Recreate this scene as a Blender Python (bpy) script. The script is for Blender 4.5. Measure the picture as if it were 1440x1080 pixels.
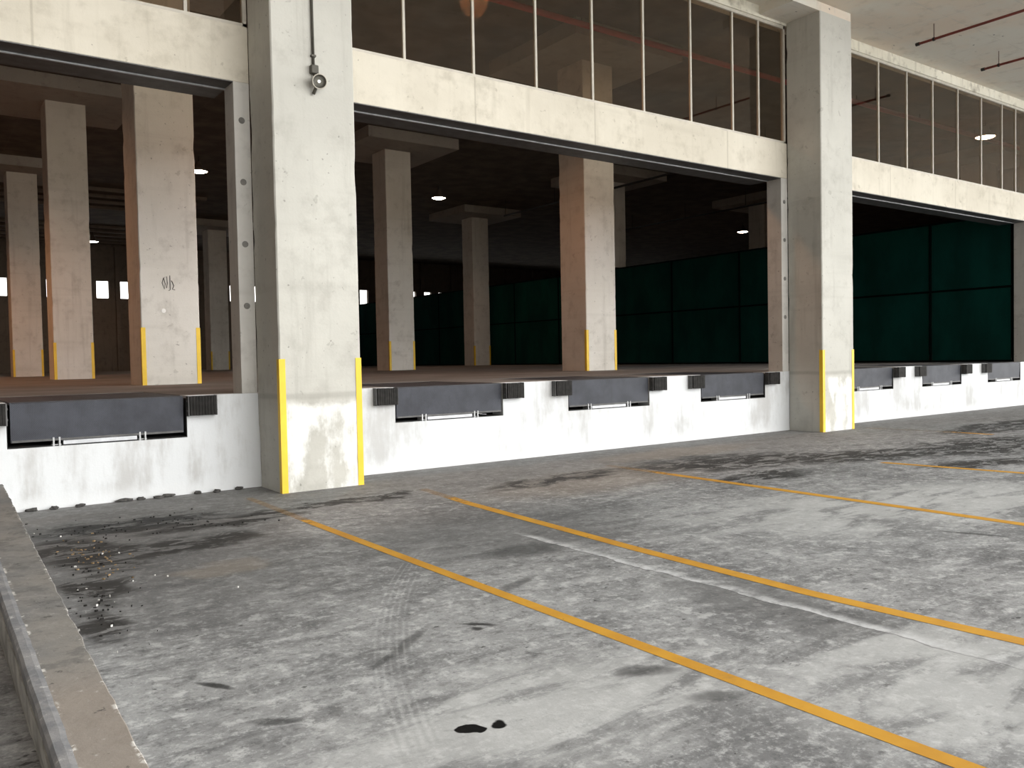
import bpy, bmesh, math, random
from mathutils import Vector, Matrix, noise as mnoise

random.seed(7)
scene = bpy.context.scene
for o in list(bpy.data.objects):
    bpy.data.objects.remove(o)
COL = scene.collection

# ------------------------------------------------------------------ camera
cam_data = bpy.data.cameras.new('camera')
cam = bpy.data.objects.new('camera', cam_data)
COL.objects.link(cam)
cam_data.sensor_fit = 'HORIZONTAL'
cam_data.sensor_width = 36.0
cam_data.lens = 1186.686 / 1440 * 36.0
cam_data.clip_end = 400
RIGHT = Vector((0.808756, -0.587831, -0.019207))
DOWN = Vector((-0.033828, -0.013888, -0.999331))
FWD = Vector((0.587171, 0.808864, -0.031117))
m = Matrix((RIGHT, -DOWN, -FWD)).transposed().to_4x4()
m.translation = Vector((0, -11.05375, 1.652))
cam.matrix_world = m
scene.camera = cam

# ------------------------------------------------------------------ sky, exposure
world = bpy.data.worlds.new('overcast_sky')
scene.world = world
world.use_nodes = True
wn = world.node_tree.nodes
wl = world.node_tree.links
tc = wn.new('ShaderNodeTexCoord')
dot = wn.new('ShaderNodeVectorMath'); dot.operation = 'DOT_PRODUCT'
dot.inputs[1].default_value = Vector((.70, -.69, .18)).normalized()      # the brighter side of the overcast sky
wl.new(tc.outputs['Generated'], dot.inputs[0])
mr = wn.new('ShaderNodeMapRange'); mr.interpolation_type = 'SMOOTHSTEP'
mr.inputs[1].default_value = .08; mr.inputs[2].default_value = 1.0
mr.inputs[3].default_value = .15; mr.inputs[4].default_value = 2.0
wl.new(dot.outputs['Value'], mr.inputs[0])
wn['Background'].inputs['Color'].default_value = (1.0, 0.985, 0.955, 1)
sp = wn.new('ShaderNodeSeparateXYZ'); wl.new(tc.outputs['Generated'], sp.inputs[0])
mb_ = wn.new('ShaderNodeMapRange'); mb_.interpolation_type = 'SMOOTHSTEP'       # second bright bank beyond the building
mb_.inputs[1].default_value = .55; mb_.inputs[2].default_value = .95
mb_.inputs[3].default_value = 0; mb_.inputs[4].default_value = 1.2
wl.new(sp.outputs['Y'], mb_.inputs[0])
mx_ = wn.new('ShaderNodeMath'); mx_.operation = 'MAXIMUM'
wl.new(mr.outputs[0], mx_.inputs[0]); wl.new(mb_.outputs[0], mx_.inputs[1])
el_ = wn.new('ShaderNodeMapRange'); el_.interpolation_type = 'SMOOTHSTEP'      # pale haze bank low over the horizon
el_.inputs[1].default_value = .10; el_.inputs[2].default_value = .55
el_.inputs[3].default_value = 1.55; el_.inputs[4].default_value = .75
wl.new(sp.outputs['Z'], el_.inputs[0])
ml_ = wn.new('ShaderNodeMath'); ml_.operation = 'MULTIPLY'
wl.new(mx_.outputs[0], ml_.inputs[0]); wl.new(el_.outputs[0], ml_.inputs[1])
wl.new(ml_.outputs[0], wn['Background'].inputs['Strength'])
scene.view_settings.view_transform = 'Standard'
scene.view_settings.look = 'None'
scene.view_settings.gamma = 1
scene.view_settings.use_curve_mapping = False
scene.view_settings.exposure = 1.40
scene.cycles.max_bounces = 10
scene.cycles.diffuse_bounces = 5
scene.cycles.use_denoising = True

# ------------------------------------------------------------------ dimensions
H = 1.25                 # dock height
ZB, ZT = 5.316, 6.046    # lintel beam bottom / top
ZW = 8.50                # window head
ZC = 8.73                # bay ceiling
ZI = 10.12               # warehouse ceiling
ZP = 9.72                # underside of drop panels
S = 11.455               # column spacing
CW = 1.112               # column width
C1 = 3.847
CX = [C1, C1 + S, C1 + 2 * S, C1 + 3 * S]
PROUD = 0.8134
ROWS = [6.5, 18.0, 29.4, 40.9]
YB = 54.0
XL, XR = -9.5, 66.0
PLATES = [(1.0, 2.89), (5.93, 7.80), (9.24, 11.10), (12.57, 14.46), (17.45, 19.35), (20.76, 22.66), (24.19, 26.08)]

# ------------------------------------------------------------------ node helpers
class NT:
    def __init__(self, name):
        self.m = bpy.data.materials.new(name)
        self.m.use_nodes = True
        self.t = self.m.node_tree
        self.t.nodes.clear()
        self.out = self.n('ShaderNodeOutputMaterial')
        self.pos = self.n('ShaderNodeNewGeometry').outputs['Position']
    def n(self, kind, **kw):
        nd = self.t.nodes.new(kind)
        for k, v in kw.items():
            setattr(nd, k, v)
        return nd
    def put(self, sock, v):
        if hasattr(v, 'is_linked') or hasattr(v, 'node'):
            self.t.links.new(v, sock)
        elif isinstance(v, (tuple, list)) and len(v) == 3 and sock.type == 'RGBA':
            sock.default_value = (*v, 1)
        else:
            sock.default_value = v
    def math(self, op, a, b=0.0, c=None, clamp=False):
        nd = self.n('ShaderNodeMath', operation=op)
        nd.use_clamp = clamp
        self.put(nd.inputs[0], a); self.put(nd.inputs[1], b)
        if c is not None: self.put(nd.inputs[2], c)
        return nd.outputs[0]
    def ramp(self, v, lo, hi, a=0.0, b=1.0):
        nd = self.n('ShaderNodeMapRange', interpolation_type='SMOOTHSTEP')
        self.put(nd.inputs[0], v)
        nd.inputs[1].default_value = lo; nd.inputs[2].default_value = hi
        nd.inputs[3].default_value = a; nd.inputs[4].default_value = b
        return nd.outputs[0]
    def mix(self, f, a, b, mode='MIX'):
        nd = self.n('ShaderNodeMix', data_type='RGBA', blend_type=mode)
        self.put(nd.inputs[0], f); self.put(nd.inputs[6], a); self.put(nd.inputs[7], b)
        return nd.outputs[2]
    def vec(self, scale=(1, 1, 1), off=(0, 0, 0), rot=(0, 0, 0), src=None):
        nd = self.n('ShaderNodeMapping')
        self.t.links.new(src or self.pos, nd.inputs[0])
        nd.inputs['Location'].default_value = off
        nd.inputs['Rotation'].default_value = rot
        nd.inputs['Scale'].default_value = scale
        return nd.outputs[0]
    def noise(self, scale, detail=4, rough=.55, stretch=(1, 1, 1), off=(0, 0, 0), dist=0.0, src=None):
        nd = self.n('ShaderNodeTexNoise')
        self.t.links.new(self.vec(stretch, off, src=src), nd.inputs['Vector'])
        nd.inputs['Scale'].default_value = scale
        nd.inputs['Detail'].default_value = detail
        nd.inputs['Roughness'].default_value = rough
        nd.inputs['Distortion'].default_value = dist
        return nd.outputs['Fac']
    def xyz(self, src=None):
        nd = self.n('ShaderNodeSeparateXYZ')
        self.t.links.new(src or self.pos, nd.inputs[0])
        return nd.outputs
    def normal(self):
        nd = self.n('ShaderNodeNewGeometry')
        return self.xyz(nd.outputs['Normal'])
    def bsdf(self, color, rough=.8, metal=0.0, bump=None, bstr=.3, bdist=.02, spec=.3):
        b = self.n('ShaderNodeBsdfPrincipled')
        self.put(b.inputs['Base Color'], color)
        self.put(b.inputs['Roughness'], rough)
        self.put(b.inputs['Metallic'], metal)
        b.inputs['Specular IOR Level'].default_value = spec
        if bump is not None:
            bn = self.n('ShaderNodeBump')
            bn.inputs['Strength'].default_value = bstr
            bn.inputs['Distance'].default_value = bdist
            self.t.links.new(bump, bn.inputs['Height'])
            self.t.links.new(bn.outputs[0], b.inputs['Normal'])
        self.t.links.new(b.outputs[0], self.out.inputs[0])
        return b

def concrete(name, base, dark, light=None, grain=.5, joints=(), streak=.5, paint=None, level=None):
    """board-marked concrete: mottling, vertical run marks, pinholes, optional vertical joints and white paint"""
    t = NT(name)
    big = t.noise(.55, 5, .6, off=(3, 1, 7))
    mid = t.noise(2.7, 6, .65, off=(9, 4, 2))
    fine = t.noise(28, 4, .6)
    run = t.noise(1.5, 5, .6, stretch=(3.2, 3.2, .22))
    lay = t.noise(1.2, 3, .5, stretch=(.25, .25, 4))
    light = light or tuple(min(1, c * 1.12) for c in base)
    c = t.mix(t.ramp(big, .35, .68), base, light)
    c = t.mix(t.math('MULTIPLY', t.ramp(mid, .48, .75), grain), c, dark)
    c = t.mix(t.math('MULTIPLY', t.ramp(run, .52, .78), streak), c, dark)
    c = t.mix(t.math('MULTIPLY', t.ramp(lay, .55, .8), grain * .5), c, dark)
    pits = t.noise(17, 2, .5, off=(5, 5, 5))
    c = t.mix(t.math('MULTIPLY', t.ramp(pits, .70, .76), .55), c, tuple(x * .45 for x in dark))
    scar = t.noise(4.3, 5, .6, off=(2, 9, 6), dist=.4)
    c = t.mix(t.math('MULTIPLY', t.ramp(scar, .66, .69), t.math('MULTIPLY', t.ramp(scar, .72, .76, 1, .2), .5)), c, dark)
    x, y, z = t.xyz()
    for jx in joints:
        d = t.math('ABSOLUTE', t.math('SUBTRACT', x, jx))
        c = t.mix(t.ramp(d, .004, .022, .5, 0), c, dark)
    if level is not None:        # construction joint at dock level
        d = t.math('ABSOLUTE', t.math('SUBTRACT', t.math('ADD', z, t.math('MULTIPLY', mid, .05)), level))
        c = t.mix(t.ramp(d, .01, .06, .5, 0), c, dark)
    if paint is not None:        # patchy whitewash on the front faces below z = paint
        nx, ny, nz = t.normal()
        front = t.ramp(ny, -.9, -.5, 1, 0)
        edge = t.ramp(t.math('ADD', z, t.math('MULTIPLY', mid, .25)), paint, paint + .12, 1, 0)
        pn = t.ramp(t.math('ADD', t.noise(2.0, 6, .65, stretch=(1, 1, .55), off=(1, 8, 3)), t.math('MULTIPLY', run, .35)), .58, .74)
        c = t.mix(t.math('MULTIPLY', t.math('MULTIPLY', front, edge), t.math('MULTIPLY', pn, .85)), c, (.82, .83, .81))
    bump = t.math('ADD', t.math('MULTIPLY', mid, .6), t.math('MULTIPLY', fine, .35))
    t.bsdf(c, .88, bump=bump, bstr=.35, bdist=.015)
    return t.m

def plain(name, color, rough=.6, metal=0.0, var=.25, scale=6, spec=.4):
    t = NT(name)
    n = t.noise(scale, 5, .6)
    c = t.mix(t.ramp(n, .3, .75), tuple(x * (1 - var) for x in color), tuple(min(1, x * (1 + var)) for x in color))
    t.bsdf(c, rough, metal, bump=t.noise(scale * 6, 3), bstr=.12, bdist=.004, spec=spec)
    return t.m

def emitter(name, color, strength):
    t = NT(name)
    e = t.n('ShaderNodeEmission')
    e.inputs[0].default_value = (*color, 1); e.inputs[1].default_value = strength
    t.t.links.new(e.outputs[0], t.out.inputs[0])
    return t.m

# ------------------------------------------------------------------ materials
M = {}
M['column'] = concrete('facade_column_concrete', (.50, .495, .455), (.32, .31, .28), (.565, .56, .515), grain=.38, streak=.5, paint=1.18, level=1.24)
M['lintel'] = concrete('lintel_concrete', (.62, .58, .49), (.37, .335, .265), (.71, .67, .575), grain=.45, streak=.4, joints=(1.36, 4.2, 7.42, 9.91, 13.4, 19.3, 22.4))
M['jamb'] = concrete('jamb_concrete', (.56, .55, .52), (.33, .32, .30), grain=.5, streak=.4)
M['inner'] = concrete('warehouse_column_concrete', (.66, .64, .59), (.43, .41, .37), (.73, .71, .665), grain=.5, streak=.45)
M['soffit'] = concrete('bay_ceiling_concrete', (.36, .33, .29), (.22, .19, .165), (.44, .41, .37), grain=.6, streak=.1)
M['header'] = concrete('rough_header_concrete', (.72, .69, .58), (.30, .27, .21), (.86, .83, .72), grain=.9, streak=.6)
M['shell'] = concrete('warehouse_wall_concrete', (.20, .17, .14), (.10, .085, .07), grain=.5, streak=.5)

def whitewash():
    t = NT('whitewashed_dock_wall')
    big = t.noise(.75, 6, .62, stretch=(1, 1, .7), off=(2, 3, 5))
    run = t.noise(2.0, 6, .65, stretch=(1.9, 1.9, .32), off=(4, 0, 1))
    mid = t.noise(5.5, 6, .65)
    fine = t.noise(40, 3)
    x, y, z = t.xyz()
    grey = t.math('ADD', t.math('MULTIPLY', big, .62), t.math('MULTIPLY', run, .40))
    f = t.ramp(grey, .49, .62)
    c = t.mix(f, (.70, .725, .745), (.52, .525, .525))
    c = t.mix(t.math('MULTIPLY', t.ramp(mid, .55, .8), .35), c, (.50, .50, .49))
    low = t.ramp(t.math('ADD', z, t.math('MULTIPLY', mid, .18)), .13, .32, .75, 0)
    c = t.mix(low, c, (.73, .75, .765))
    t.bsdf(c, .8, bump=t.math('ADD', t.math('MULTIPLY', mid, .6), t.math('MULTIPLY', fine, .3)), bstr=.35, bdist=.012)
    return t.m
M['dock_wall'] = whitewash()

def blob(t, P, x, y, rx, ry, ang=0, soft=.45):
    """0..1 mask of a rotated ellipse on the ground"""
    px, py = t.math('SUBTRACT', P[0], x), t.math('SUBTRACT', P[1], y)
    ca, sa = math.cos(ang), math.sin(ang)
    u = t.math('ADD', t.math('MULTIPLY', px, ca / rx), t.math('MULTIPLY', py, sa / rx))
    v = t.math('ADD', t.math('MULTIPLY', px, -sa / ry), t.math('MULTIPLY', py, ca / ry))
    d = t.math('ADD', t.math('MULTIPLY', u, u), t.math('MULTIPLY', v, v))
    return t.ramp(d, soft, 1.0, 1, 0)

def vmax(t, items):
    r = items[0]
    for i in items[1:]:
        r = t.math('MAXIMUM', r, i)
    return r

def yard_floor():
    t = NT('stained_yard_concrete')
    P0 = t.xyz()
    wx = t.math('MULTIPLY', t.math('SUBTRACT', t.noise(1.6, 5, .6, off=(7, 7, 0)), .5), .9)
    wy = t.math('MULTIPLY', t.math('SUBTRACT', t.noise(1.6, 5, .6, off=(1, 9, 4)), .5), .9)
    P = (t.math('ADD', P0[0], wx), t.math('ADD', P0[1], wy))
    big = t.noise(.38, 6, .6, off=(3, 0, 0))
    mid = t.noise(1.5, 8, .68, off=(0, 6, 0))
    spk = t.noise(7, 7, .7)
    fine = t.noise(45, 4, .65)
    smear = t.noise(1.3, 6, .62, stretch=(.8, 2.6, 1), off=(5, 2, 0), dist=.6)
    pat = t.noise(4.2, 8, .72, stretch=(.8, 1.5, 1), off=(4, 4, 0), dist=.8)
    grain = t.noise(17, 8, .75, off=(6, 2, 0))
    c = t.mix(t.ramp(mid, .36, .64), (.125, .125, .126), (.235, .235, .233))
    c = t.mix(t.math('MULTIPLY', t.ramp(big, .44, .62), .5), c, (.29, .29, .287))
    c = t.mix(t.math('MULTIPLY', t.ramp(smear, .50, .62), .55), c, (.095, .095, .096))
    c = t.mix(t.math('MULTIPLY', t.ramp(pat, .52, .64), .46), c, (.36, .36, .355))
    c = t.mix(t.math('MULTIPLY', t.ramp(pat, .34, .46, 1, 0), .48), c, (.075, .075, .075))
    c = t.mix(t.math('MULTIPLY', t.ramp(spk, .53, .63), .44), c, (.50, .50, .49))
    c = t.mix(t.math('MULTIPLY', t.ramp(spk, .35, .45, 1, 0), .46), c, (.060, .060, .060))
    c = t.mix(t.math('MULTIPLY', t.ramp(grain, .53, .63), .42), c, (.46, .46, .455))
    c = t.mix(t.math('MULTIPLY', t.ramp(grain, .36, .46, 1, 0), .50), c, (.055, .055, .055))
    c = t.mix(t.math('MULTIPLY', t.ramp(fine, .56, .68), .22), c, (.50, .50, .49))
    c = t.mix(t.math('MULTIPLY', t.ramp(fine, .32, .43, 1, 0), .35), c, (.05, .05, .05))
    fleck = t.ramp(t.noise(8.5, 3, .6, stretch=(.9, 1.3, 1), off=(3, 3, 0)), .67, .71)
    c = t.mix(t.math('MULTIPLY', fleck, .75), c, (.022, .022, .022))
    grime = vmax(t, [blob(t, P, 1.6, -3.4, 2.0, 3.0, 0, .0), blob(t, P, 4.6, -4.4, 2.2, 1.6, 0, 0), blob(t, P, 4.6, -7.6, .5, 1.2, 0, 0)])
    c = t.mix(t.math('MULTIPLY', grime, .58), c, (.078, .077, .076))
    pale = vmax(t, [blob(t, P, 2.4, -8.0, 1.6, .7, 0, 0), blob(t, P, 8.5, -6.2, 3.4, 1.5, -.2, 0), blob(t, P, 4.2, -8.9, 1.3, .9, 0, 0)])
    c = t.mix(t.math('MULTIPLY', t.math('MULTIPLY', pale, t.ramp(smear, .44, .60, 1, .25)), .62), c, (.42, .42, .41))
    # shade under the bay ceiling, painted as floor colour darkening towards the dock
    dock_shade = t.ramp(P[1], -3.4, -.3, 0, .62)
    c = t.mix(dock_shade, c, (.135, .128, .12))
    # warm patch of tracked-in dust in the middle bay
    warm = vmax(t, [blob(t, P, 7.6, -2.6, 2.6, 1.0, .1, .1), blob(t, P, 10.6, -1.2, 2.2, .7, 0, .1), blob(t, P, 2.1, -4.2, .5, .35, 0, .1)])
    c = t.mix(t.math('MULTIPLY', warm, .30), c, (.26, .215, .165))
    # black damp, flaking patches
    wet = vmax(t, [blob(t, P, 1.85, -1.7, 1.2, .5, .05, .2), blob(t, P, 1.3, -2.9, .5, 1.1, .1, .2), blob(t, P, 2.7, -2.2, 1.0, .38, .1, .2),
                   blob(t, P, 1.1, -4.2, .3, .6, 0, .2), blob(t, P, 1.0, -5.2, .24, .4, 0, .2), blob(t, P, 2.1, -3.1, .8, .4, .15, .2),
                   blob(t, P, 10.2, -2.6, 2.2, 1.0, -.2, .2), blob(t, P, 9.3, -3.9, 1.1, .5, .1, .2), blob(t, P, 12.4, -3.6, 2.2, .75, -.2, .2), blob(t, P, 7.2, -2.2, 1.6, .35, .1, 0),
                   blob(t, P, 12.6, -5.2, 1.4, .45, -.2, .2), blob(t, P, 15.2, -4.3, 3.0, 1.1, -.1, .2), blob(t, P, 19.5, -2.8, 3.5, .8, 0),
                   blob(t, P, 4.3, -1.9, 1.0, .22, .1), blob(t, P, 22, -4, 3, .8, 0)])
    crust = t.ramp(t.noise(2.6, 9, .70, stretch=(.75, 1.9, 1), off=(2, 5, 0), dist=.9), .46, .495)
    crust = t.math('MULTIPLY', crust, t.ramp(t.noise(11, 6, .75, stretch=(.7, 1.6, 1), off=(1, 2, 0)), .33, .43))
    c = t.mix(t.math('MULTIPLY', t.math('MULTIPLY', wet, crust), .98), c, (.007, .007, .007))
    c = t.mix(t.math('MULTIPLY', wet, .35), c, (.08, .078, .075))
    # single scuffs and oil spots
    P2 = (t.math('ADD', P0[0], t.math('MULTIPLY', wx, .25)), t.math('ADD', P0[1], t.math('MULTIPLY', wy, .25)))
    spot = vmax(t, [blob(t, P2, 1.99, -7.94, .085, .05, -.6, .8), blob(t, P2, 2.14, -7.97, .06, .035, .3, .5)])
    c = t.mix(spot, c, (.003, .003, .003))
    hard = vmax(t, [blob(t, P2, 2.86, -6.71, .17, .032, -.75, .15), blob(t, P2, 2.80, -6.79, .06, .04, 0, 0), blob(t, P2, 1.24, -6.71, .16, .035, -.9, .1), blob(t, P2, .95, -7.62, .05, .05, 0, .1)])
    c = t.mix(t.math('MULTIPLY', hard, .85), c, (.012, .012, .012))
    scuff = vmax(t, [blob(t, P2, 7.7, -7.4, .35, .05, -1.2, .3),
                     blob(t, P2, 3.1, -7.9, .22, .10, -.5, 0), blob(t, P2, 1.35, -7.3, .16, .05, -.5, .1), blob(t, P2, 3.15, -8.35, .2, .09, -.6, 0),
                     blob(t, P2, 2.3, -6.75, .45, .05, .6, 0), blob(t, P2, 3.6, -6.1, .35, .07, .5, 0), blob(t, P2, 4.3, -5.3, .5, .3, 0, 0)])
    c = t.mix(t.math('MULTIPLY', scuff, .6), c, (.02, .02, .02))
    # tyre tracks: fine pale and dark stripes along two arcs
    for cx, cy, rr, wd, y0, y1 in ((10.3, -10.85, 9.05, .13, -8.2, -4.6), (-3.6, -7.2, 10.0, .12, -3.6, -1.0)):
        dx, dy = t.math('SUBTRACT', P0[0], cx), t.math('SUBTRACT', P0[1], cy)
        r = t.math('SQRT', t.math('ADD', t.math('MULTIPLY', dx, dx), t.math('MULTIPLY', dy, dy)))
        o = t.math('SUBTRACT', r, rr)
        inside = t.ramp(t.math('ABSOLUTE', o), wd * .7, wd, 1, 0)
        seg = t.math('MULTIPLY', t.ramp(P0[1], y0, y0 + .5), t.ramp(P0[1], y1 - .5, y1, 1, 0))
        k = t.math('MULTIPLY', t.math('MULTIPLY', inside, seg), t.ramp(pat, .38, .58))
        st = t.math('SINE', t.math('MULTIPLY', o, 150))
        c = t.mix(t.math('MULTIPLY', k, t.ramp(st, .2, .9, 0, .16)), c, (.52, .52, .51))
        c = t.mix(t.math('MULTIPLY', k, t.ramp(st, -.9, -.2, .16, 0)), c, (.10, .10, .10))
    # pale feathered slab joint
    jx = t.math('ADD', 4.62, t.math('MULTIPLY', t.math('SUBTRACT', t.noise(2.2, 4, .6, off=(8, 1, 0)), .5), .16))
    d = t.math('SUBTRACT', P0[0], jx)
    seg = t.math('MULTIPLY', t.ramp(P0[1], -9.6, -8.4), t.ramp(P0[1], -5.0, -4.6, 1, 0))
    pale = t.math('MULTIPLY', t.math('MULTIPLY', t.ramp(d, -.004, .012), t.ramp(d, .02, .15, 1, 0)), seg)
    c = t.mix(t.math('MULTIPLY', pale, t.ramp(spk, .35, .6, .2, .75)), c, (.50, .50, .50))
    dk = t.math('MULTIPLY', t.math('MULTIPLY', t.ramp(d, -.012, -.002), t.ramp(d, .0, .01, 1, 0)), seg)
    c = t.mix(t.math('MULTIPLY', dk, .6), c, (.06, .06, .06))
    c = t.mix(1.0, c, (1.30, 1.335, 1.365), 'MULTIPLY')
    bump = t.math('ADD', t.math('MULTIPLY', spk, .6), t.math('MULTIPLY', fine, .25))
    rough = t.ramp(mid, .3, .7, .62, .85)
    t.bsdf(c, rough, bump=bump, bstr=.35, bdist=.012, spec=.15)
    return t.m
M['yard'] = yard_floor()

def dock_floor():
    t = NT('dusty_dock_floor')
    n = t.noise(.8, 6, .6, stretch=(.5, 1.6, 1))
    f = t.noise(9, 5, .6)
    c = t.mix(t.ramp(n, .35, .65), (.165, .155, .148), (.262, .25, .24))
    c = t.mix(t.math('MULTIPLY', t.ramp(f, .55, .75), .4), c, (.10, .088, .08))
    t.bsdf(c, .85, bump=f, bstr=.2)
    return t.m
M['dock_floor'] = dock_floor()

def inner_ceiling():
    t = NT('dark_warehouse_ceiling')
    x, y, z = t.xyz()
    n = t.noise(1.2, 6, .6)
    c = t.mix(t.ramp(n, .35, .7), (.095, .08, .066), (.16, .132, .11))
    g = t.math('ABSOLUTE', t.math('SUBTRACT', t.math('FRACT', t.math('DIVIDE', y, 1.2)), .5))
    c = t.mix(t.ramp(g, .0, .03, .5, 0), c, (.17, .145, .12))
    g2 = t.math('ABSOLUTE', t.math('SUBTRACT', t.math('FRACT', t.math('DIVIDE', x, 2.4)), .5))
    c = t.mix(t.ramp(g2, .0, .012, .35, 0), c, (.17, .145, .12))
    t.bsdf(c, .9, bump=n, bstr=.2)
    return t.m
M['inner_ceiling'] = inner_ceiling()
M['drop'] = concrete('drop_panel_concrete', (.36, .34, .31), (.22, .20, .18), grain=.5, streak=.3)

def yard_ceiling():
    t = NT('bay_ceiling_boardmarks')
    x, y, z = t.xyz()
    big = t.noise(.5, 6, .6, off=(1, 1, 0))
    mid = t.noise(2.4, 7, .65)
    c = t.mix(t.ramp(big, .36, .64), (.72, .70, .63), (.74, .65, .545))
    c = t.mix(t.math('MULTIPLY', t.ramp(mid, .5, .75), .5), c, (.43, .395, .33))
    wob = t.math('MULTIPLY', t.noise(1.5, 3), .05)
    for ax, per, w in ((x, 2.44, .010), (y, 1.22, .014)):
        g = t.math('ABSOLUTE', t.math('SUBTRACT', t.math('FRACT', t.math('DIVIDE', t.math('ADD', ax, wob), per)), .5))
        c = t.mix(t.math('MULTIPLY', t.ramp(g, .0, w, .75, 0), t.ramp(mid, .38, .56)), c, (.60, .575, .52))
    sp = t.noise(4.2, 2, .5, stretch=(1, 1.6, 1), off=(3, 8, 0))
    c = t.mix(t.ramp(sp, .735, .77, 0, .8), c, (.08, .075, .068))
    t.bsdf(c, .9, bump=mid, bstr=.25, bdist=.01)
    return t.m
M['bay_ceiling'] = yard_ceiling()

M['yellow'] = plain('yellow_guard_paint', (.84, .56, .035), .5, var=.08, scale=3)
M['white_frame'] = plain('pale_window_frame', (.56, .53, .46), .5, var=.08)
M['dark_frame'] = plain('dark_shutter_steel', (.10, .10, .10), .5, .3, var=.25)
M['steel'] = plain('galvanised_steel', (.42, .43, .44), .45, .5, var=.2)
M['bar'] = plain('pale_painted_bar', (.62, .64, .67), .5, .1, var=.15)
M['rubber'] = plain('black_rubber', (.018, .017, .016), .75, var=.4, scale=14, spec=.25)
M['pit'] = plain('dark_pit', (.03, .03, .03), .9)
M['red_pipe'] = plain('red_sprinkler_pipe', (.22, .045, .035), .5, var=.2)
M['red_main'] = plain('red_sprinkler_main', (.50, .06, .05), .5, var=.15)
M['dark_pipe'] = plain('dark_pipe', (.03, .028, .026), .6)
M['conduit'] = plain('grey_conduit', (.09, .085, .07), .5, .3)
M['rod'] = plain('hanger_rod', (.12, .07, .06), .6)
M['stone'] = plain('rubble_stone', (.07, .068, .065), .95, var=.5, scale=30)
M['hole'] = plain('tie_hole', (.22, .215, .20), .95, var=.3)
M['ink'] = plain('black_marker', (.06, .055, .05), .9)
M['chalk'] = plain('white_spot', (.90, .90, .88), .8, var=.05)

def tread_plate():
    t = NT('blue_grey_tread_plate')
    x, y, z = t.xyz()
    n = t.noise(2.5, 6, .6)
    n2 = t.noise(3.5, 5, .6, stretch=(2, 2, .4))
    c = t.mix(t.ramp(n, .3, .7), (.036, .039, .049), (.060, .065, .080))
    c = t.mix(t.math('MULTIPLY', t.ramp(n2, .55, .78), .5), c, (.028, .029, .034))
    a = t.math('SINE', t.math('MULTIPLY', t.math('ADD', x, t.math('ADD', z, y)), 155))
    b = t.math('SINE', t.math('MULTIPLY', t.math('SUBTRACT', x, t.math('ADD', z, y)), 155))
    ck = t.math('MULTIPLY', a, b)
    h = t.ramp(t.math('ABSOLUTE', ck), .35, .8)
    c = t.mix(t.math('MULTIPLY', h, .25), c, (.085, .09, .105))
    t.bsdf(c, .55, .2, bump=h, bstr=.5, bdist=.004, spec=.4)
    return t.m
M['tread'] = tread_plate()

def net():
    t = NT('green_shade_net')
    n = t.noise(.9, 4, .6, stretch=(1, 1, .5))
    w = t.noise(60, 2)
    c = t.mix(t.ramp(n, .3, .7), (.002, .032, .026), (.003, .052, .043))
    t.bsdf(c, .9, bump=w, bstr=.3, spec=.1)
    return t.m
M['net'] = net()
M['net_frame'] = plain('dark_green_tube', (.002, .006, .005), .95, spec=.03)

def glass():
    t = NT('tinted_window_glass')
    tr = t.n('ShaderNodeBsdfTransparent'); tr.inputs[0].default_value = (.88, .81, .72, 1)
    gl = t.n('ShaderNodeBsdfGlossy'); gl.inputs[0].default_value = (1, .95, .9, 1); gl.inputs['Roughness'].default_value = .01
    fr = t.n('ShaderNodeFresnel')
    bk = t.n('ShaderNodeNewGeometry').outputs['Backfacing']
    t.put(fr.inputs[0], t.math('ADD', 1.7, t.math('MULTIPLY', bk, 1 / 1.7 - 1.7)))       # same reflectance on both faces of the sheet
    mx = t.n('ShaderNodeMixShader')
    t.t.links.new(fr.outputs[0], mx.inputs[0]); t.t.links.new(tr.outputs[0], mx.inputs[1]); t.t.links.new(gl.outputs[0], mx.inputs[2])
    t.t.links.new(mx.outputs[0], t.out.inputs[0])
    return t.m
M['glass'] = glass()

def line_paint():
    t = NT('worn_yellow_line')
    x, y, z = t.xyz()
    n = t.noise(9, 6, .7)
    n2 = t.noise(2.5, 5, .6)
    worn = t.ramp(t.math('ADD', y, t.math('MULTIPLY', n2, 1.0)), -3.0, -1.4)      # near the dock little paint is left
    k = t.math('ADD', t.math('MULTIPLY', worn, .42), t.math('MULTIPLY', n, .55))
    gone = t.ramp(k, .38, .60)
    c = t.mix(t.ramp(n2, .35, .7), (.60, .32, .035), (.50, .25, .03))
    c = t.mix(t.math('MULTIPLY', t.ramp(n, .55, .72), .35), c, (.22, .15, .06))
    sp = t.noise(11, 2, .5, off=(5, 1, 0))
    c = t.mix(t.ramp(sp, .735, .76, 0, .9), c, (.03, .028, .025))
    b = t.bsdf(c, .7)
    tr = t.n('ShaderNodeBsdfTransparent')
    mx = t.n('ShaderNodeMixShader')
    t.put(mx.inputs[0], t.math('MULTIPLY', gone, .80))
    t.t.links.new(b.outputs[0], mx.inputs[1]); t.t.links.new(tr.outputs[0], mx.inputs[2])
    t.t.links.new(mx.outputs[0], t.out.inputs[0])
    return t.m
M['line'] = line_paint()

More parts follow.
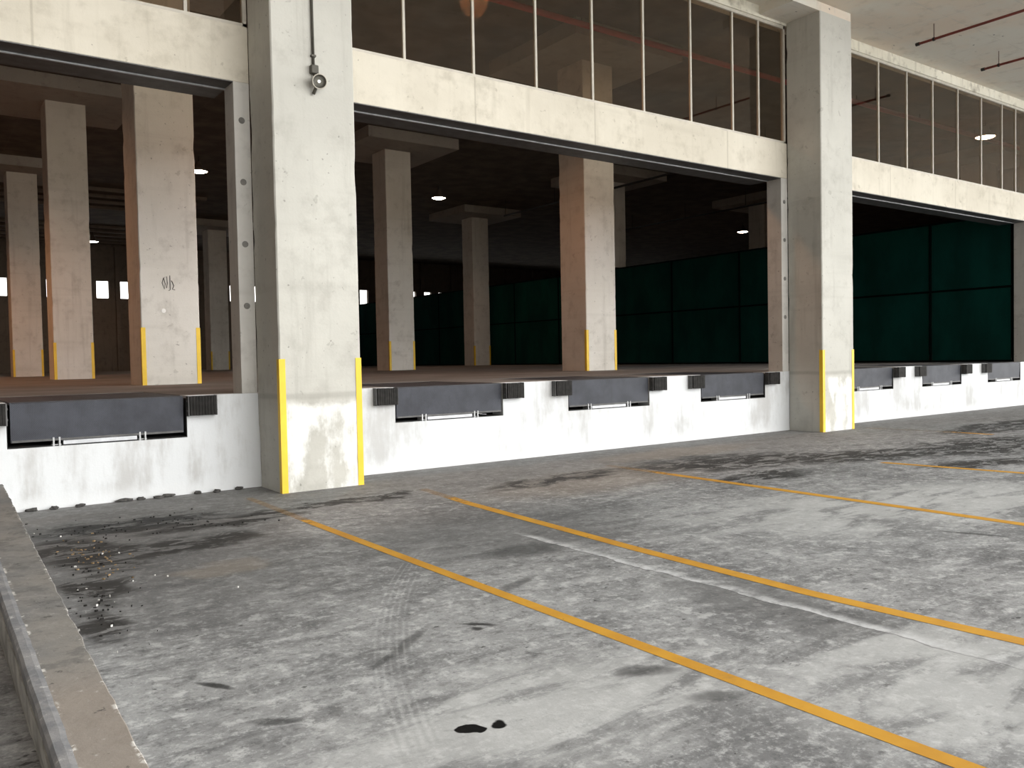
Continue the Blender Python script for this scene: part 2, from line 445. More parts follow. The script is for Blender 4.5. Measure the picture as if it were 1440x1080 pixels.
def kerb_mat():
    t = NT('weathered_kerb_concrete')
    x, y, z = t.xyz()
    n = t.noise(1.1, 6, .62)
    mid = t.noise(6, 7, .68)
    c = t.mix(t.ramp(n, .36, .64), (.185, .186, .186), (.25, .24, .222))
    c = t.mix(t.math('MULTIPLY', t.ramp(mid, .50, .62), .55), c, (.115, .115, .115))
    c = t.mix(t.math('MULTIPLY', t.ramp(mid, .36, .46, 1, 0), .35), c, (.33, .32, .30))
    near = t.ramp(t.math('ADD', y, t.math('MULTIPLY', n, .5)), -7.2, -6.5, .6, 0)
    c = t.mix(near, c, (.33, .285, .24))
    c = t.mix(t.math('MULTIPLY', t.ramp(t.noise(22, 6, .75), .60, .70), .55), c, (.50, .49, .47))
    c = t.mix(t.math('MULTIPLY', t.ramp(t.noise(13, 4, .7, off=(4, 4, 4)), .64, .70), .7), c, (.06, .058, .055))
    chipn = t.ramp(t.noise(9, 6, .75, off=(2, 7, 1)), .54, .60)
    for x0, sl, w_ in ((.905, .0355, .022), (.612, .0225, .018)):      # pale broken arrises
        dd = t.math('ABSOLUTE', t.math('SUBTRACT', x, t.math('ADD', x0, t.math('MULTIPLY', y, sl))))
        c = t.mix(t.math('MULTIPLY', t.ramp(dd, w_ * .4, w_, 1, 0), t.math('MULTIPLY', chipn, .85)), c, (.66, .65, .62))
    t.bsdf(c, .88, bump=t.math('ADD', mid, t.math('MULTIPLY', t.noise(30, 5, .7), .4)), bstr=.5, bdist=.012)
    return t.m
M['kerb'] = kerb_mat()
M['kerb_face'] = plain('pale_kerb_face', (.36, .36, .345), .9, var=.35, scale=5)
def kerb_strip():
    t = NT('blue_grey_kerb_strip')
    mid = t.noise(8, 7, .7)
    c = t.mix(t.ramp(mid, .4, .62), (.185, .192, .205), (.27, .272, .278))
    c = t.mix(t.ramp(t.noise(16, 6, .7), .60, .70, 0, .75), c, (.58, .58, .57))
    t.bsdf(c, .85, bump=mid, bstr=.6, bdist=.012)
    return t.m
M['kerb_strip'] = kerb_strip()

# ------------------------------------------------------------------ mesh helpers
class MB:
    def __init__(self): self.b = bmesh.new()
    def box(self, x0, x1, y0, y1, z0, z1, bev=0.0):
        b = bmesh.new()
        vs = [b.verts.new((x, y, z)) for x in (x0, x1) for y in (y0, y1) for z in (z0, z1)]
        for f in ((0, 1, 3, 2), (4, 6, 7, 5), (0, 4, 5, 1), (2, 3, 7, 6), (0, 2, 6, 4), (1, 5, 7, 3)):
            b.faces.new([vs[i] for i in f])
        if bev:
            bmesh.ops.bevel(b, geom=b.edges[:], offset=bev, segments=2, affect='EDGES', profile=.5)
        self.join(b)
        return self
    def join(self, b):
        me = bpy.data.meshes.new('tmp'); b.to_mesh(me); b.free()
        self.b.from_mesh(me); bpy.data.meshes.remove(me)
    def prism(self, pts, axis, a0, a1):
        """extrude a closed 2-D outline along x, y or z"""
        f3 = {'x': lambda p, a: (a, p[0], p[1]), 'y': lambda p, a: (p[0], a, p[1]), 'z': lambda p, a: (p[0], p[1], a)}[axis]
        v0 = [self.b.verts.new(f3(p, a0)) for p in pts]; v1 = [self.b.verts.new(f3(p, a1)) for p in pts]
        n = len(pts)
        self.b.faces.new(v0[::-1]); self.b.faces.new(v1)
        for i in range(n):
            self.b.faces.new((v0[i], v0[(i + 1) % n], v1[(i + 1) % n], v1[i]))
        return self
    def tube(self, path, r, seg=12):
        rings = []
        path = [Vector(p) for p in path]
        for i, p in enumerate(path):
            d = (path[min(i + 1, len(path) - 1)] - path[max(i - 1, 0)]).normalized()
            u = d.orthogonal().normalized() if i == 0 else (self._u - d * self._u.dot(d)).normalized()
            self._u = u
            w = d.cross(u)
            rr = r[i] if isinstance(r, (list, tuple)) else r
            rings.append([self.b.verts.new(p + rr * (u * math.cos(2 * math.pi * k / seg) + w * math.sin(2 * math.pi * k / seg))) for k in range(seg)])
        for a, c in zip(rings, rings[1:]):
            for k in range(seg):
                self.b.faces.new((a[k], a[(k + 1) % seg], c[(k + 1) % seg], c[k]))
        self.b.faces.new(rings[0][::-1]); self.b.faces.new(rings[-1])
        return self
    def lathe(self, prof, origin, axis, seg=24):
        """revolve (distance along axis, radius) pairs"""
        axis = Vector(axis).normalized(); u = axis.orthogonal().normalized(); w = axis.cross(u); o = Vector(origin)
        rings = []
        for h, r in prof:
            r = max(r, .0004)
            rings.append([self.b.verts.new(o + axis * h + r * (u * math.cos(2 * math.pi * k / seg) + w * math.sin(2 * math.pi * k / seg))) for k in range(seg)])
        for a, c in zip(rings, rings[1:]):
            for k in range(seg):
                self.b.faces.new((a[k], a[(k + 1) % seg], c[(k + 1) % seg], c[k]))
        self.b.faces.new(rings[0][::-1]); self.b.faces.new(rings[-1])
        return self
    def build(self, name, mat, parent=None, smooth=False):
        bmesh.ops.recalc_face_normals(self.b, faces=self.b.faces[:])
        me = bpy.data.meshes.new(name)
        if parent is not None:
            off = world_loc(parent)
            for v in self.b.verts: v.co -= off
        self.b.to_mesh(me); self.b.free()
        me.materials.append(mat)
        if smooth:
            for p in me.polygons: p.use_smooth = True
        o = bpy.data.objects.new(name, me)
        COL.objects.link(o)
        if parent is not None: o.parent = parent
        return o

def world_loc(o):
    v = Vector(o.location)
    while o.parent is not None:
        o = o.parent; v += o.location
    return v

def thing(name, label, cat, loc=(0, 0, 0), group=None):
    o = bpy.data.objects.new(name, None)
    o.empty_display_size = .2
    COL.objects.link(o)
    o.location = loc
    return tag(o, label, cat, group)

def tag(o, label, cat, group=None, kind='thing'):
    o['label'] = label; o['category'] = cat; o['kind'] = kind
    if group: o['group'] = group
    return o

def struct(o):
    o['kind'] = 'structure'
    return o

def copy_thing(src, loc, label):
    c = src.copy(); COL.objects.link(c); c.location = loc; c['label'] = label
    for ch in list(src.children):
        d = ch.copy(); COL.objects.link(d); d.parent = c
        for g in list(ch.children):
            e = g.copy(); COL.objects.link(e); e.parent = d
    return c

# ------------------------------------------------------------------ the setting
f = MB().box(XL, XR, -45, 0, -.2, 0)
struct(f.build('floor', M['yard']))

pits = [(a - .04, b + .04) for a, b in PLATES]
PZ = .725
w = MB()
d = MB()
x = XL
for a, b in pits:
    w.box(x, a, 0, .3, 0, H)
    d.box(x, a, .3, 2.3, H - .25, H)
    w.box(a, b, 0, .3, 0, PZ)
    x = b
w.box(x, XR, 0, .3, 0, H)
d.box(x, XR, .3, 2.3, H - .25, H)
d.box(XL, XR, 2.3, YB, H - .25, H)
struct(w.build('wall_front', M['dock_wall']))
struct(d.build('floor_dock', M['dock_floor']))
pt = MB()
for a, b in pits:
    pt.box(a, b, .3, 2.3, PZ - .02, PZ).box(a, b, 1.0, 1.05, PZ, H - .03)
struct(pt.build('floor_pit', M['pit']))

YE = -9.0
struct(MB().box(XL, XR, YE, -.0, ZC, ZC + .3).build('ceiling', M['bay_ceiling']))
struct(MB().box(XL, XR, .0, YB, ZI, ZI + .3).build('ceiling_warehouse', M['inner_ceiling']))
rb = MB()
yy = 33.0
while yy < YB:
    if not 39.2 < yy < 43.5: rb.box(XL, 13, yy, yy + .18, ZI - .16, ZI)
    yy += 1.7
struct(rb.build('ceiling_ribs', M['shell']))
hd = MB()
hd.box(XL, XR, 0, .3, ZW, ZI)
struct(hd.build('wall_header', M['header']))

bw = MB()
bw.box(XL, XR, YB, YB + .3, H, 6.4).box(XL, XR, YB, YB + .3, 7.6, ZI)
x = XL
k = 0
while x < XR:
    bw.box(x, min(XR, x + .75), YB, YB + .3, 6.4, 7.6); x += 1.55
struct(bw.build('wall_back', M['shell']))
ps = MB()
x = XL + .4
while x < XR:
    ps.box(x, x + .28, YB - .25, YB, H, ZI); x += 3.1
struct(ps.build('wall_back_piers', M['shell']))
struct(MB().box(XL - .3, XL, 0, YB, 0, ZI).build('wall_left', M['shell']))
struct(MB().box(-4.3, -4.0, -45, -.01, 0, ZI).build('blocker_wall_left', M['shell']))  # unseen wall, added to keep light off the left-facing column sides
struct(MB().box(CX[2] + .02, XR, 0, .3, H + .002, ZI).build('blocker_wall_front', M['shell']))  # unseen next bay, closed by an added wall to keep light out behind the net
struct(MB().box(XR, XR + .3, 0, YB, 0, ZI).build('wall_right', M['shell']))

# ------------------------------------------------------------------ facade: lintel beams, jambs, shutter channels, windows
bays = [(XL, C1, 'left'), (CX[0] + CW, CX[1], 'middle'), (CX[1] + CW, CX[2], 'right')]
lt = {'left': 'pale concrete lintel beam over the left loading opening, cut by the photo edge',
      'middle': 'long pale concrete lintel beam over the middle opening, between the two yellow-edged columns',
      'right': 'pale concrete lintel beam over the right opening with the big green net'}
jt = {'left': 'narrow concrete jamb with round tie holes, on the left of the big near column',
      'middle': 'narrow concrete jamb with round tie holes, at the right end of the middle opening',
      'right': 'narrow dark concrete jamb at the far right end of the right opening'}
stt = {'left': 'dark steel shutter channel under the lintel of the left opening',
       'middle': 'dark steel shutter channel under the lintel of the middle opening',
       'right': 'dark steel shutter channel under the lintel of the right opening'}
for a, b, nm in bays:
    o = MB().box(a, b, 0, .32, ZB, ZT, .008).build('lintel_beam', M['lintel'])
    tag(o, lt[nm], 'beam')
    j = thing('concrete_jamb', jt[nm], 'jamb', (b - .11, .18, H))
    MB().box(b - .21, b, 0, .36, H, ZB, .006).build('post', M['jamb'], j)
    for z in ((4.82, 4.02, 3.21, 2.4) if nm != 'right' else (4.6, 3.4)):
        MB().lathe([(0, .042), (.004, .042), (.006, .028), (.006, .0)], (b - .11, .0, z), (0, -1, 0), 14).build('tie_hole', M['hole'], j)
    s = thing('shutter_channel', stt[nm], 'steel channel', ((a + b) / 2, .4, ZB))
    MB().box(a, b - .21, .004, .32, ZB - .012, ZB - .001).build('soffit_shade_sheet', M['dark_frame'], s)  # dark sheet added to stand for the shade on the beam underside
    MB().box(a, b - .21, .325, .36, ZB - .03, ZB + .1).build('front_lip', M['steel'], s)
    MB().box(a, b - .21, .37, .80, ZB - .02, ZB + .55).build('housing', M['dark_frame'], s)

def window(n, a, b, mull):
    wd = thing('window_%d' % n, '', 'window', ((a + b) / 2, .05, ZT))
    del wd['label'], wd['category']
    wd['kind'] = 'structure'
    y0, y1 = .03, .11
    fr = MB()
    fr.box(a, b, y0, y1, ZT, ZT + .05).box(a, b, y0, y1, ZW - .06, ZW).box(a, a + .05, y0, y1, ZT, ZW).box(b - .05, b, y0, y1, ZT, ZW)
    fr.build('frame', M['white_frame'], wd)
    xs = [a + .025] + list(mull) + [b - .025]
    for q in mull:
        MB().box(q - .020, q + .020, y0 + .015, y1 - .02, ZT + .05, ZW - .06).build('mullion', M['white_frame'], wd)
    MB().box(a + .05, b - .05, .068, .074, ZT + .05, ZW - .06).build('glass', M['glass'], wd)
window(1, XL, C1, [XL + 1.25 * k for k in range(1, 10)] + [3.08])
window(2, CX[0] + CW, CX[1], [6.21, 7.44, 8.68, 9.92, 11.16, 12.42, 13.64, 14.45])
window(3, CX[1] + CW, CX[2], [17.65, 18.90, 20.15, 21.38, 22.65, 23.93, 25.12, 25.95])

# ------------------------------------------------------------------ columns
def guards(root, x0, x1, y, z0, z1, sides=(0, 1)):
    for s in sides:
        t_ = .006; w_ = .075
        if s == 0:
            pts = [(x0 - t_, y - t_), (x0 + w_, y - t_), (x0 + w_, y), (x0, y), (x0, y + w_), (x0 - t_, y + w_)]
        else:
            pts = [(x1 - w_, y - t_), (x1 + t_, y - t_), (x1 + t_, y + w_), (x1, y + w_), (x1, y), (x1 - w_, y)]
        MB().prism(pts, 'z', z0, z1).build('corner_guard', M['yellow'], root)

def rough_shaft(x0, x1, y0, y1, z0, z1):
    """column shaft with slightly chipped arrises"""
    b = bmesh.new()
    n = max(8, int((z1 - z0) / .12))
    ch = .016
    pts = [(x0 + ch, y0), (x1 - ch, y0), (x1, y0 + ch), (x1, y1 - ch), (x1 - ch, y1), (x0 + ch, y1), (x0, y1 - ch), (x0, y0 + ch)]
    rings = []
    for i in range(n + 1):
        z = z0 + (z1 - z0) * i / n
        ring = []
        for k, (px, py) in enumerate(pts):
            q = mnoise.noise(Vector((px * 3, py * 3 + k * .01, z * 3.1)))
            e = max(0, q - .15) * .03
            cx, cy = (x0 + x1) / 2, (y0 + y1) / 2
            ring.append(b.verts.new((px - math.copysign(e, px - cx), py - math.copysign(e * .6, py - cy), z)))
        rings.append(ring)
    for a, c in zip(rings, rings[1:]):
        for k in range(8):
            b.faces.new((a[k], a[(k + 1) % 8], c[(k + 1) % 8], c[k]))
    b.faces.new(rings[0][::-1]); b.faces.new(rings[-1])
    mb = MB(); mb.join(b)
    return mb

fl = ['huge near concrete column with yellow corner guards and a small flood lamp on its front',
      'tall concrete column with yellow corner guards between the middle and right openings']
for k in (0, 1):
    a = CX[k]
    c = thing('concrete_column', fl[k], 'column', (a + CW / 2, -.4, 0), 'facade columns')
    rough_shaft(a, a + CW, -PROUD, -.001, 0, ZC - .18).build('shaft', M['column'], c)
    MB().box(a - .87, a + CW - .012, -PROUD + .012, -.002, ZC - .18, ZC - .003).build('drop_panel', M['bay_ceiling'], c)
    guards(c, a, a + CW, -PROUD, 0, 1.69)

def inner_column(x0, y0, label, first=None, guard=True):
    loc = (x0 + CW / 2, y0 + CW / 2, H)
    if first is not None:
        return copy_thing(first, loc, label)
    c = thing('warehouse_column', label, 'column', loc, 'columns inside the warehouse')
    rough_shaft(x0, x0 + CW, y0, y0 + 1.08, H, ZP).build('shaft', M['inner'], c)
    cx, cy = x0 + CW / 2, y0 + .55
    MB().box(cx - 1.92, cx + 1.92, cy - 1.92, cy + 1.92, ZP, ZI - .004).build('drop_panel', M['drop'], c)
    guards(c, x0, x0 + CW, y0, H, 2.38)
    return c
proto = inner_column(CX[0], ROWS[0], 'widest warehouse column in the left opening, with black scribble and white spot on its front')
inner_column(CX[0], ROWS[1], 'second warehouse column from the photo edge in the left opening, yellow guards at its foot', proto)
inner_column(CX[0], ROWS[2], 'leftmost warehouse column in the left opening, beside the photo edge', proto)
inner_column(CX[1], ROWS[0], 'warehouse column standing mid way in the middle opening, also seen through the glass above', proto)
inner_column(CX[1], ROWS[1], 'slimmer warehouse column just right of the big near column, in the middle opening', proto)
inner_column(CX[1], ROWS[3], 'dark distant warehouse column in the left opening, next to the jamb with tie holes', proto)
inner_column(CX[2], ROWS[1], 'dim warehouse column showing as a sliver right of the mid-opening column', proto)
inner_column(CX[2], ROWS[2], 'thin warehouse column standing against the green net in the middle opening', proto)
inner_column(CX[3], ROWS[1], 'dim warehouse column rising above the green net beside the middle opening jamb', proto)
inner_column(CX[3], ROWS[0], 'faint warehouse column seen through the glass over the right opening, beside the lamp', proto)

# scribble and chalk spot on the widest warehouse column
yA = ROWS[0] - .003
for pts in ([(-.09, .10), (-.12, .0), (-.08, -.12), (-.06, -.02), (-.09, .1), (-.03, .13), (-.02, .0), (-.04, -.1)],
            [(.03, .15), (.03, .0), (.03, -.13), (.0, -.15)], [(.06, .05), (.10, -.05), (.07, -.12), (.12, -.13)]):
    MB().tube([(4.38 + px, yA, 3.26 + pz) for px, pz in pts], .007, 6).build('scribble', M['ink'], proto)
MB().lathe([(0, .045), (.006, .04), (.008, .0)], (4.27, yA + .003, 2.71), (0, -1, 0), 14).build('white_spot', M['chalk'], proto)

# ------------------------------------------------------------------ dock levellers and bumpers
def leveller(label, first=None, i=0):
    x0, x1 = PLATES[i]
    if first is not None:
        return copy_thing(first, ((x0 + x1) / 2, 0, H), label)
    r = thing('dock_leveller', label, 'dock leveller', ((x0 + x1) / 2, 0, H), 'dock levellers along the dock edge')
    lip = MB().prism([(.0, H - .012), (.035, H - .012), (.055, .80), (.045, .785), (.018, .79)], 'x', x0, x1)
    l = lip.build('lip_plate', M['tread'], r)
    MB().box(x0 + .01, x1 - .01, .004, .03, .792, .815).build('edge_strip', M['dark_frame'], l)
    MB().box(x0, x1, .04, 2.25, H - .03, H - .002).build('deck_plate', M['tread'], r)
    hz = MB().tube([(x0 + .02, .05, H - .02), (x1 - .02, .05, H - .02)], .017, 10)
    hz.build('hinge', M['dark_frame'], r, True)
    for q in (x0 + .46, x0 + 1.40):
        b = MB().box(q - .04, q - .022, .0, .14, PZ, .83).box(q + .022, q + .04, .0, .14, PZ, .83).box(q - .05, q + .05, .02, .13, PZ, PZ + .02)
        b.build('lip_keeper', M['steel'], r)
    MB().box(x0 + .53, x0 + 1.34, .02, .08, PZ + .013, PZ + .062, .005).build('support_bar', M['bar'], r)
    for q in (x0 - .039, x1 + .032):
        MB().box(q, q + .007, .004, .999, PZ + .001, H - .032).build('side_liner', M['pit'], r)
    MB().box(x0 - .03, x1 + .03, .012, .34, PZ + .001, PZ + .012).build('sill_plate', M['pit'], r)
    return r
ll = ['blue-grey dock leveller plate below the left opening, at the photo edge',
      'blue-grey dock leveller plate nearest the big column in the middle opening',
      'blue-grey dock leveller plate, middle one of three in the middle opening',
      'blue-grey dock leveller plate at the right end of the middle opening',
      'blue-grey dock leveller plate half hidden by the far column in the right opening',
      'blue-grey dock leveller plate, second from the far column in the right opening',
      'blue-grey dock leveller plate at the far right photo edge, below the green net']
lv = leveller(ll[0])
for i in range(1, 7):
    leveller(ll[i], lv, i)

def bumper(xc, label, first=None):
    if first is not None:
        return copy_thing(first, (xc, -.07, 1.0), label)
    r = thing('dock_bumper', label, 'bumper', (xc, -.07, 1.0), 'black rubber dock bumpers')
    b = MB()
    n = 9
    for k in range(n):
        xa = xc - .165 + .33 * k / n
        b.box(xa + .0008, xa + .33 / n - .0008, -.125 - .002 * (k % 2), -.004, 1.0, H - .005, .004)
    b.build('rubber_pad', M['rubber'], r)
    for s in (-1, 1):
        p = MB().box(xc + s * .172 - .008, xc + s * .172 + .008, -.10, -.002, .995, H - .002)
        p.build('end_plate', M['dark_frame'], r)
    for z in (1.06, 1.18):
        MB().tube([(xc - .19, -.06, z), (xc + .19, -.06, z)], .012, 8).build('tie_rod', M['dark_frame'], r)
    return r
where = ['left opening leveller', 'leveller nearest the big column', 'middle leveller of the middle opening', 'last leveller of the middle opening',
         'leveller half hidden by the far column', 'second leveller in the right opening', 'leveller at the right photo edge']
bp = None
for i, (a, b) in enumerate(PLATES):
    if i != 4:
        q = bumper(a - .215, 'black rubber bumper on the left of the ' + where[i], bp)
        bp = bp or q
    if i < 6:
        bumper(b + .215, 'black rubber bumper on the right of the ' + where[i], bp)

# ------------------------------------------------------------------ green net fence along the third column line
fn = thing('net_fence', 'tall dark green shade-net fence dividing the warehouse behind the middle and right openings', 'fence', (27, 20, H))
def net_run(pts, ztop, zmid):
    for (xa, ya), (xb, yb) in zip(pts, pts[1:]):
        if abs(xa - xb) < .01:
            for z0, z1 in ((H + .05, zmid - .03), (zmid + .03, ztop - .03)):
                MB().box(xa - .008, xa + .008, ya + .05, yb - .05, z0, z1).build('net_panel', M['net'], fn)
        else:
            for z0, z1 in ((H + .05, zmid - .03), (zmid + .03, ztop - .03)):
                MB().box(xa + .05, xb - .05, ya - .008, ya + .008, z0, z1).build('net_panel', M['net'], fn)
    for x, y in pts:
        MB().tube([(x, y, H), (x, y, ztop)], .036, 10).build('post', M['net_frame'], fn)
    for z in (H + .03, zmid, ztop):
        MB().tube([(pts[0][0], pts[0][1], z), (pts[-1][0], pts[-1][1], z)], .034, 10).build('rail', M['net_frame'], fn)
FX, FB = 26.62, 28.05
net_run([(FX, y) for y in (.42, 2.87, 6.65, 10.4, 13.95, 17.6)], 5.61, 3.48)
net_run([(FX, 17.6), (FB, 17.6)], 5.68, 3.52)
net_run([(FB, y) for y in (17.6, 19.4, 23.3, 27.2, 31.2, 35.4, 39.3, 43.3, 47.3, 51.3)], 5.83, 3.61)

# ------------------------------------------------------------------ pipes
def sprinkler(x, label):
    r = thing('sprinkler_pipe', label, 'pipe', (x, -1.1, 8.4), 'sprinkler pipes under the bay ceiling')
    MB().tube([(x, -1.16, 8.4), (x, -8.4, 8.4)], .028, 12).build('pipe', M['red_pipe'], r, True)
    MB().tube([(x, -1.10, 8.4), (x, -1.18, 8.4)], .038, 12).build('end_cap', M['dark_pipe'], r)
    for y in (-1.5, -4.4, -7.3):
        h = MB().tube([(x, y, 8.42), (x, y, ZC)], .009, 8)
        h = h.build('hanger_rod', M['rod'], r)
        MB().tube([(x, y - .02, 8.4), (x, y + .02, 8.4)], .040, 12).build('clamp', M['dark_pipe'], h)
    return r
sprinkler(18.45, 'longer red sprinkler pipe hanging from the bay ceiling, nearer the far column')
sprinkler(21.45, 'short red sprinkler pipe hanging from the bay ceiling at the photo edge')
r = thing('sprinkler_main', 'long red sprinkler main seen through the glass above the middle lintel', 'pipe', (10, 5.0, 9.9))
MB().tube([(-8, 5.0, 9.9), (48, 5.0, 9.9)], .075, 14).build('pipe', M['red_main'], r, True)
for q in range(-6, 48, 4):
    MB().tube([(q, 5.0, 9.92), (q, 5.0, ZI)], .012, 8).build('hanger_rod', M['rod'], r)
for px, y0, y1, z, lab in ((26.6, 8.5, 26, 9.28, 'dark pipe sloping across the black gap right of the mid-opening column, upper one'),
                           (36.0, 8.5, 30, 9.3, 'dark pipe above the green net in the middle opening, lower one')):
    r = thing('ceiling_pipe', lab, 'pipe', (px, y0, z))
    MB().tube([(px, y0, z), (px, y1, z)], .05, 10).build('pipe', M['dark_pipe'], r, True)
    y = y0 + .6
    while y < y1:
        MB().tube([(px, y, z), (px, y, ZI)], .015, 8).build('hanger_rod', M['dark_pipe'], r); y += 4.2

# ------------------------------------------------------------------ lamps
M['lamp'] = emitter('lamp_glow', (1.0, .80, .62), 14)
M['shade'] = plain('lamp_reflector', (.30, .24, .20), .4, .6)
def high_bay(loc, label, first=None):
    if first is not None:
        return copy_thing(first, loc, label)
    x, y, z = loc
    r = thing('high_bay_lamp', label, 'ceiling lamp', loc, 'lamps hanging in the warehouse')
    MB().lathe([(.42, .05), (.36, .10), (.16, .17), (.0, .36), (.0, .345), (.15, .15)], loc, (0, 0, 1), 24).build('reflector', M['shade'], r, True)
    MB().lathe([(-.05, .10), (-.03, .24), (.01, .33), (.05, .28), (.12, .12)], loc, (0, 0, 1), 20).build('bulb', M['lamp'], r, True)
    MB().tube([(x, y, z + .42), (x, y, ZI)], .015, 8).build('hanger', M['dark_pipe'], r)
    return r
LZ = 9.5
def place(x, y, label, first=None):
    q = high_bay((x, y, LZ), label, first)
    return q
l0 = place(10.2, 24.5, 'lit warehouse lamp in the left opening, between the widest column and the jamb')
place(21.6, 24.5, 'lit warehouse lamp in the middle opening, right of the slimmer column', l0)
place(10.2, 47.9, 'small distant lit lamp in the left opening, left of the widest column', l0)
place(44.5, 24.5, 'lit lamp above the green net near the right end of the middle opening', l0)
place(32.95, 4.1, 'lit lamp behind the glass over the right opening', l0)
def lamp_light(x, y, power):
    ld = bpy.data.lights.new('lamp_light', 'SPOT')
    ld.energy = power; ld.color = (1.0, .45, .20); ld.shadow_soft_size = .3; ld.spot_size = math.radians(150); ld.spot_blend = .6
    lo = bpy.data.objects.new('lamp_light', ld); COL.objects.link(lo); lo.location = (x, y, LZ - .25)
for x_, y_ in ((10.2, 24.5), (21.6, 24.5), (10.2, 47.9), (44.5, 24.5), (32.95, 4.1)):
    lamp_light(x_, y_, 60)
for x_, y_ in ((-1.3, 12.8), (-1.3, 24.5), (10.2, 4.1)):      # more of the same lamps, just out of the picture
    lamp_light(x_, y_, 400 if x_ < 0 else 190)

# flood lamp on the near column, fed by a conduit from the ceiling
r = thing('flood_lamp', 'small round flood lamp on a dark conduit on the near column front', 'wall lamp', (4.41, -PROUD, 5.3))
cy = -PROUD - .022
MB().tube([(4.385, cy, ZC - .20), (4.395, cy, 5.40)], .017, 10).build('conduit', M['conduit'], r, True)
MB().box(4.365, 4.425, -PROUD - .045, -PROUD, 5.52, 5.545).build('clip', M['conduit'], r)
MB().box(4.345, 4.445, -PROUD - .075, -PROUD, 5.30, 5.41, .012).build('junction_box', M['conduit'], r)
MB().tube([(4.395, -PROUD - .04, 5.31), (4.41, -PROUD - .06, 5.22), (4.40, -PROUD - .07, 5.12), (4.38, -PROUD - .03, 5.05)], .022, 10).build('bracket', M['conduit'], r, True)
ax = Vector((-.25, -.85, -.30)).normalized()
og = Vector((4.44, -PROUD - .07, 5.21))
MB().tube([(4.40, -PROUD - .06, 5.2), tuple(og)], .018, 8).build('arm', M['conduit'], r)
lens = plain('lamp_housing_alloy', (.075, .072, .06), .45, .3)
u_ = ax.orthogonal().normalized(); w2 = ax.cross(u_)
MB().tube([tuple(og + ax * .092 + .088 * (u_ * math.cos(math.pi * q / 14) + w2 * math.sin(math.pi * q / 14))) for q in range(29)], .007, 8).build('rim', M['white_frame'], r, True)
MB().lathe([(-.05, .03), (.0, .06), (.07, .085), (.09, .092), (.088, .078), (.03, .045), (.02, .0)], og, ax, 24).build('reflector', lens, r, True)
MB().lathe([(.02, .010), (.05, .018), (.068, .014), (.078, .0)], og, ax, 14).build('bulb', emitter('flood_lamp_bulb', (1, .97, .9), 1.2), r, True)

# ------------------------------------------------------------------ kerb on the left
k = thing('kerb_wall', 'low grey concrete kerb wall running to the dock at the lower left corner', 'kerb', (.6, -5, 0))
def edge(x0, s):            # x at a given y for the slightly slanting kerb lines
    return lambda y: x0 + s * y
rt, chip = edge(.905, .0355), edge(.612, .0225)
top = lambda y: max(.53 + .0198 * y, .35)
foot = lambda y: max(.485 + .009 * y, .385)
ZK = .34
def loft(profile, name, mat):
    b = bmesh.new()
    n = 150
    prev = None
    for i in range(n + 1):
        y = -14 + 13.99 * i / n
        q = [b.verts.new((px, y, pz)) for px, pz in profile(y)]
        if prev:
            for e in range(len(q)):
                b.faces.new((prev[e], prev[(e + 1) % len(q)], q[(e + 1) % len(q)], q[e]))
        else:
            b.faces.new(q)
        prev = q
    b.faces.new(prev[::-1])
    mb = MB(); mb.join(b)
    return mb.build(name, mat, k)
def nz(y, a, f1, f2): return a * (mnoise.noise(Vector((y * f1, 3.3 + a * 90, 1))) + .6 * mnoise.noise(Vector((y * f2, 1.3, 4 + a * 50))))
def body(y):
    j = nz(y, .008, 5, 17)
    return [(foot(y) + .035, 0), (rt(y) + j * .5, 0), (rt(y) + j, ZK - .005), (rt(y) + j - .005, ZK), (top(y) + .03, ZK)]
loft(body, 'kerb_body', M['kerb'])
def strip(y):
    j, l = nz(y, .005, 9, 31), nz(y, .002, 6, 21)
    return [(top(y) + l, ZK - .055), (chip(y) + j, ZK - .02), (chip(y) + j, ZK + .003), (chip(y) + j - .02, ZK + .007), (top(y) + .012 + l, ZK + .006), (top(y) + l, ZK - .008)]
loft(strip, 'edge_strip', M['kerb_strip'])
def face(y):
    l = nz(y, .009, 5, 19)
    return [(foot(y) + l * .5, 0), (foot(y) + .04, 0), (top(y) + .06, ZK - .075), (top(y) + .0 + l, ZK - .085), (foot(y) * .5 + top(y) * .5 - .012 + l, ZK * .45)]
loft(face, 'side_face', M['kerb_face'])

# ------------------------------------------------------------------ yard markings
def line(pts, wdt, label):
    b = bmesh.new()
    prev = None
    for x, y in pts:
        q = [b.verts.new((x - wdt / 2, y, .002)), b.verts.new((x + wdt / 2, y, .002))]
        if prev: b.faces.new((prev[0], prev[1], q[1], q[0]))
        prev = q
    mb = MB(); mb.join(b)
    o = mb.build('parking_line', M['line'])
    tag(o, label, 'parking line', 'yellow parking lines on the yard floor')
line([(3.40, -.85), (3.37, -3), (3.36, -6), (3.365, -9.4), (3.37, -13)], .098, 'bold yellow parking line nearest the camera, starting at the big near column')
line([(5.35, -1.7), (5.21, -3.0), (5.04, -5.9), (5.0, -7.6), (5.06, -8.9), (5.1, -13)], .125, 'second yellow parking line from the camera, beside the pale slab joint')
line([(8.6, -1.6), (8.54, -4.5), (8.50, -6.5), (8.45, -8), (8.4, -13)], .14, 'thin yellow parking line third from the camera, crossing the black damp patches')
line([(11.7, -4.2), (11.95, -6), (11.93, -13)], .14, 'faint short yellow parking line at the right photo edge')
line([(16.75, -.9), (16.95, -2.6), (16.95, -3.4)], .14, 'worn orange parking line at the foot of the far column')

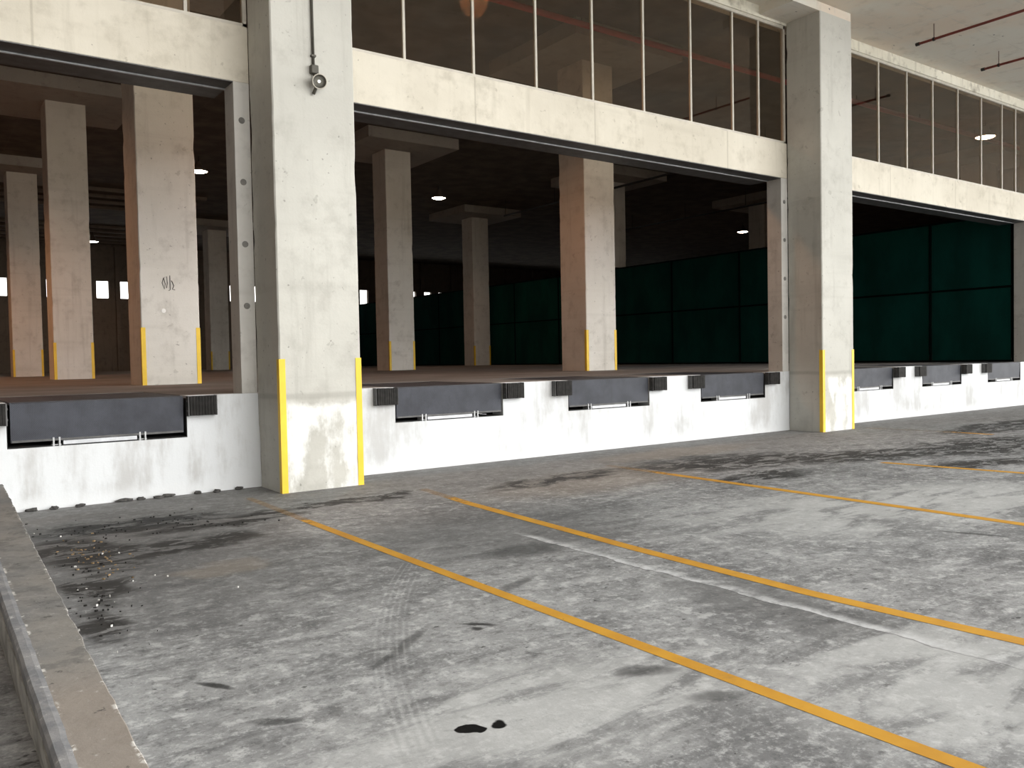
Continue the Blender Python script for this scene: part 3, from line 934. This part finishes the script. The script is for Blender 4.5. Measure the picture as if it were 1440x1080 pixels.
# ------------------------------------------------------------------ rubble and litter
base = None
rl = ['leftmost stone chip, beside the kerb', 'second stone chip from the kerb', 'third stone chip, twig-like, from the kerb', 'long flat stone chip below the leveller',
      'small stone chip right of the long flat one', 'round stone chip below the right leveller end', 'biggest stone chip of the row', 'small stone chip below the bumper',
      'small stone chip nearing the big column', 'last stone chip in the corner of the big column']
for i, (x, sx) in enumerate(((1.18, .07), (1.40, .045), (1.67, .05), (2.15, .10), (2.34, .05), (2.53, .06), (2.65, .08), (3.02, .05), (3.25, .05), (3.55, .06))):
    b = bmesh.new()
    bmesh.ops.create_icosphere(b, subdivisions=2, radius=1)
    for v in b.verts:
        q = 1 + .55 * mnoise.noise(v.co * 1.6 + Vector((i * 5, 0, 0)))
        v.co = Vector((v.co.x * sx * q, v.co.y * .03 * q, v.co.z * .024 * q))
        v.co += Vector((x, -.05 - .02 * (i % 3), .018))
        v.co.z = max(0, v.co.z)
    mb = MB(); mb.join(b)
    o = mb.build('stone_chip', M['stone'])
    tag(o, rl[i] + ', by the white dock wall', 'stone', 'stone chips along the dock wall')

def scatter(name, n, mat, label, size, spots):
    b = bmesh.new()
    for _ in range(n):
        cx, cy, sx, sy = random.choice(spots)
        x, y = random.gauss(cx, sx), random.gauss(cy, sy)
        x = max(x, .96 + .02 * y); y = min(y, -.15)
        a = random.random() * math.pi
        s = size * random.uniform(.4, 1.3); t_ = s * random.uniform(.3, .8); h = random.uniform(.004, .014)
        ca, sa = math.cos(a), math.sin(a)
        vs = []
        for u, v in ((-1, -.6), (0, -1), (1, -.3), (.8, .8), (-.5, 1)):
            vs.append((x + ca * u * s - sa * v * t_, y + sa * u * s + ca * v * t_))
        bot = [b.verts.new((*p, 0)) for p in vs]; top = [b.verts.new((p[0] * .98 + x * .02, p[1] * .98 + y * .02, h)) for p in vs]
        b.faces.new(top); b.faces.new(bot[::-1])
        for q in range(5): b.faces.new((bot[q], bot[(q + 1) % 5], top[(q + 1) % 5], top[q]))
    mb = MB(); mb.join(b)
    o = mb.build(name, mat)
    tag(o, label, 'litter', kind='stuff')
M['leaf'] = plain('dead_black_leaf', (.012, .011, .010), .9, var=.5, scale=20)
M['husk'] = plain('tan_husk', (.20, .14, .075), .9, var=.5, scale=15)
M['scrap'] = plain('white_scrap', (.62, .61, .58), .9, var=.1)
scatter('leaf_litter', 170, M['leaf'], 'black dead leaves and grit strewn beside the kerb wall', .011,
        [(1.35, -2.2, .18, .9), (1.15, -3.6, .12, .7), (1.8, -1.7, .5, .3), (1.02, -4.8, .08, .4), (2.3, -2.2, .5, .2)])
scatter('husk_litter', 60, M['husk'], 'tan leaf husks strewn among the black leaves beside the kerb wall', .011, [(1.35, -3.3, .12, .35), (1.3, -2.7, .1, .4)])
scatter('paper_scraps', 22, M['scrap'], 'tiny white scraps strewn on the dirty floor beside the kerb wall', .007, [(1.3, -2.6, .25, 1.0), (1.6, -3.6, .4, .8), (1.05, -4.6, .1, .6)])
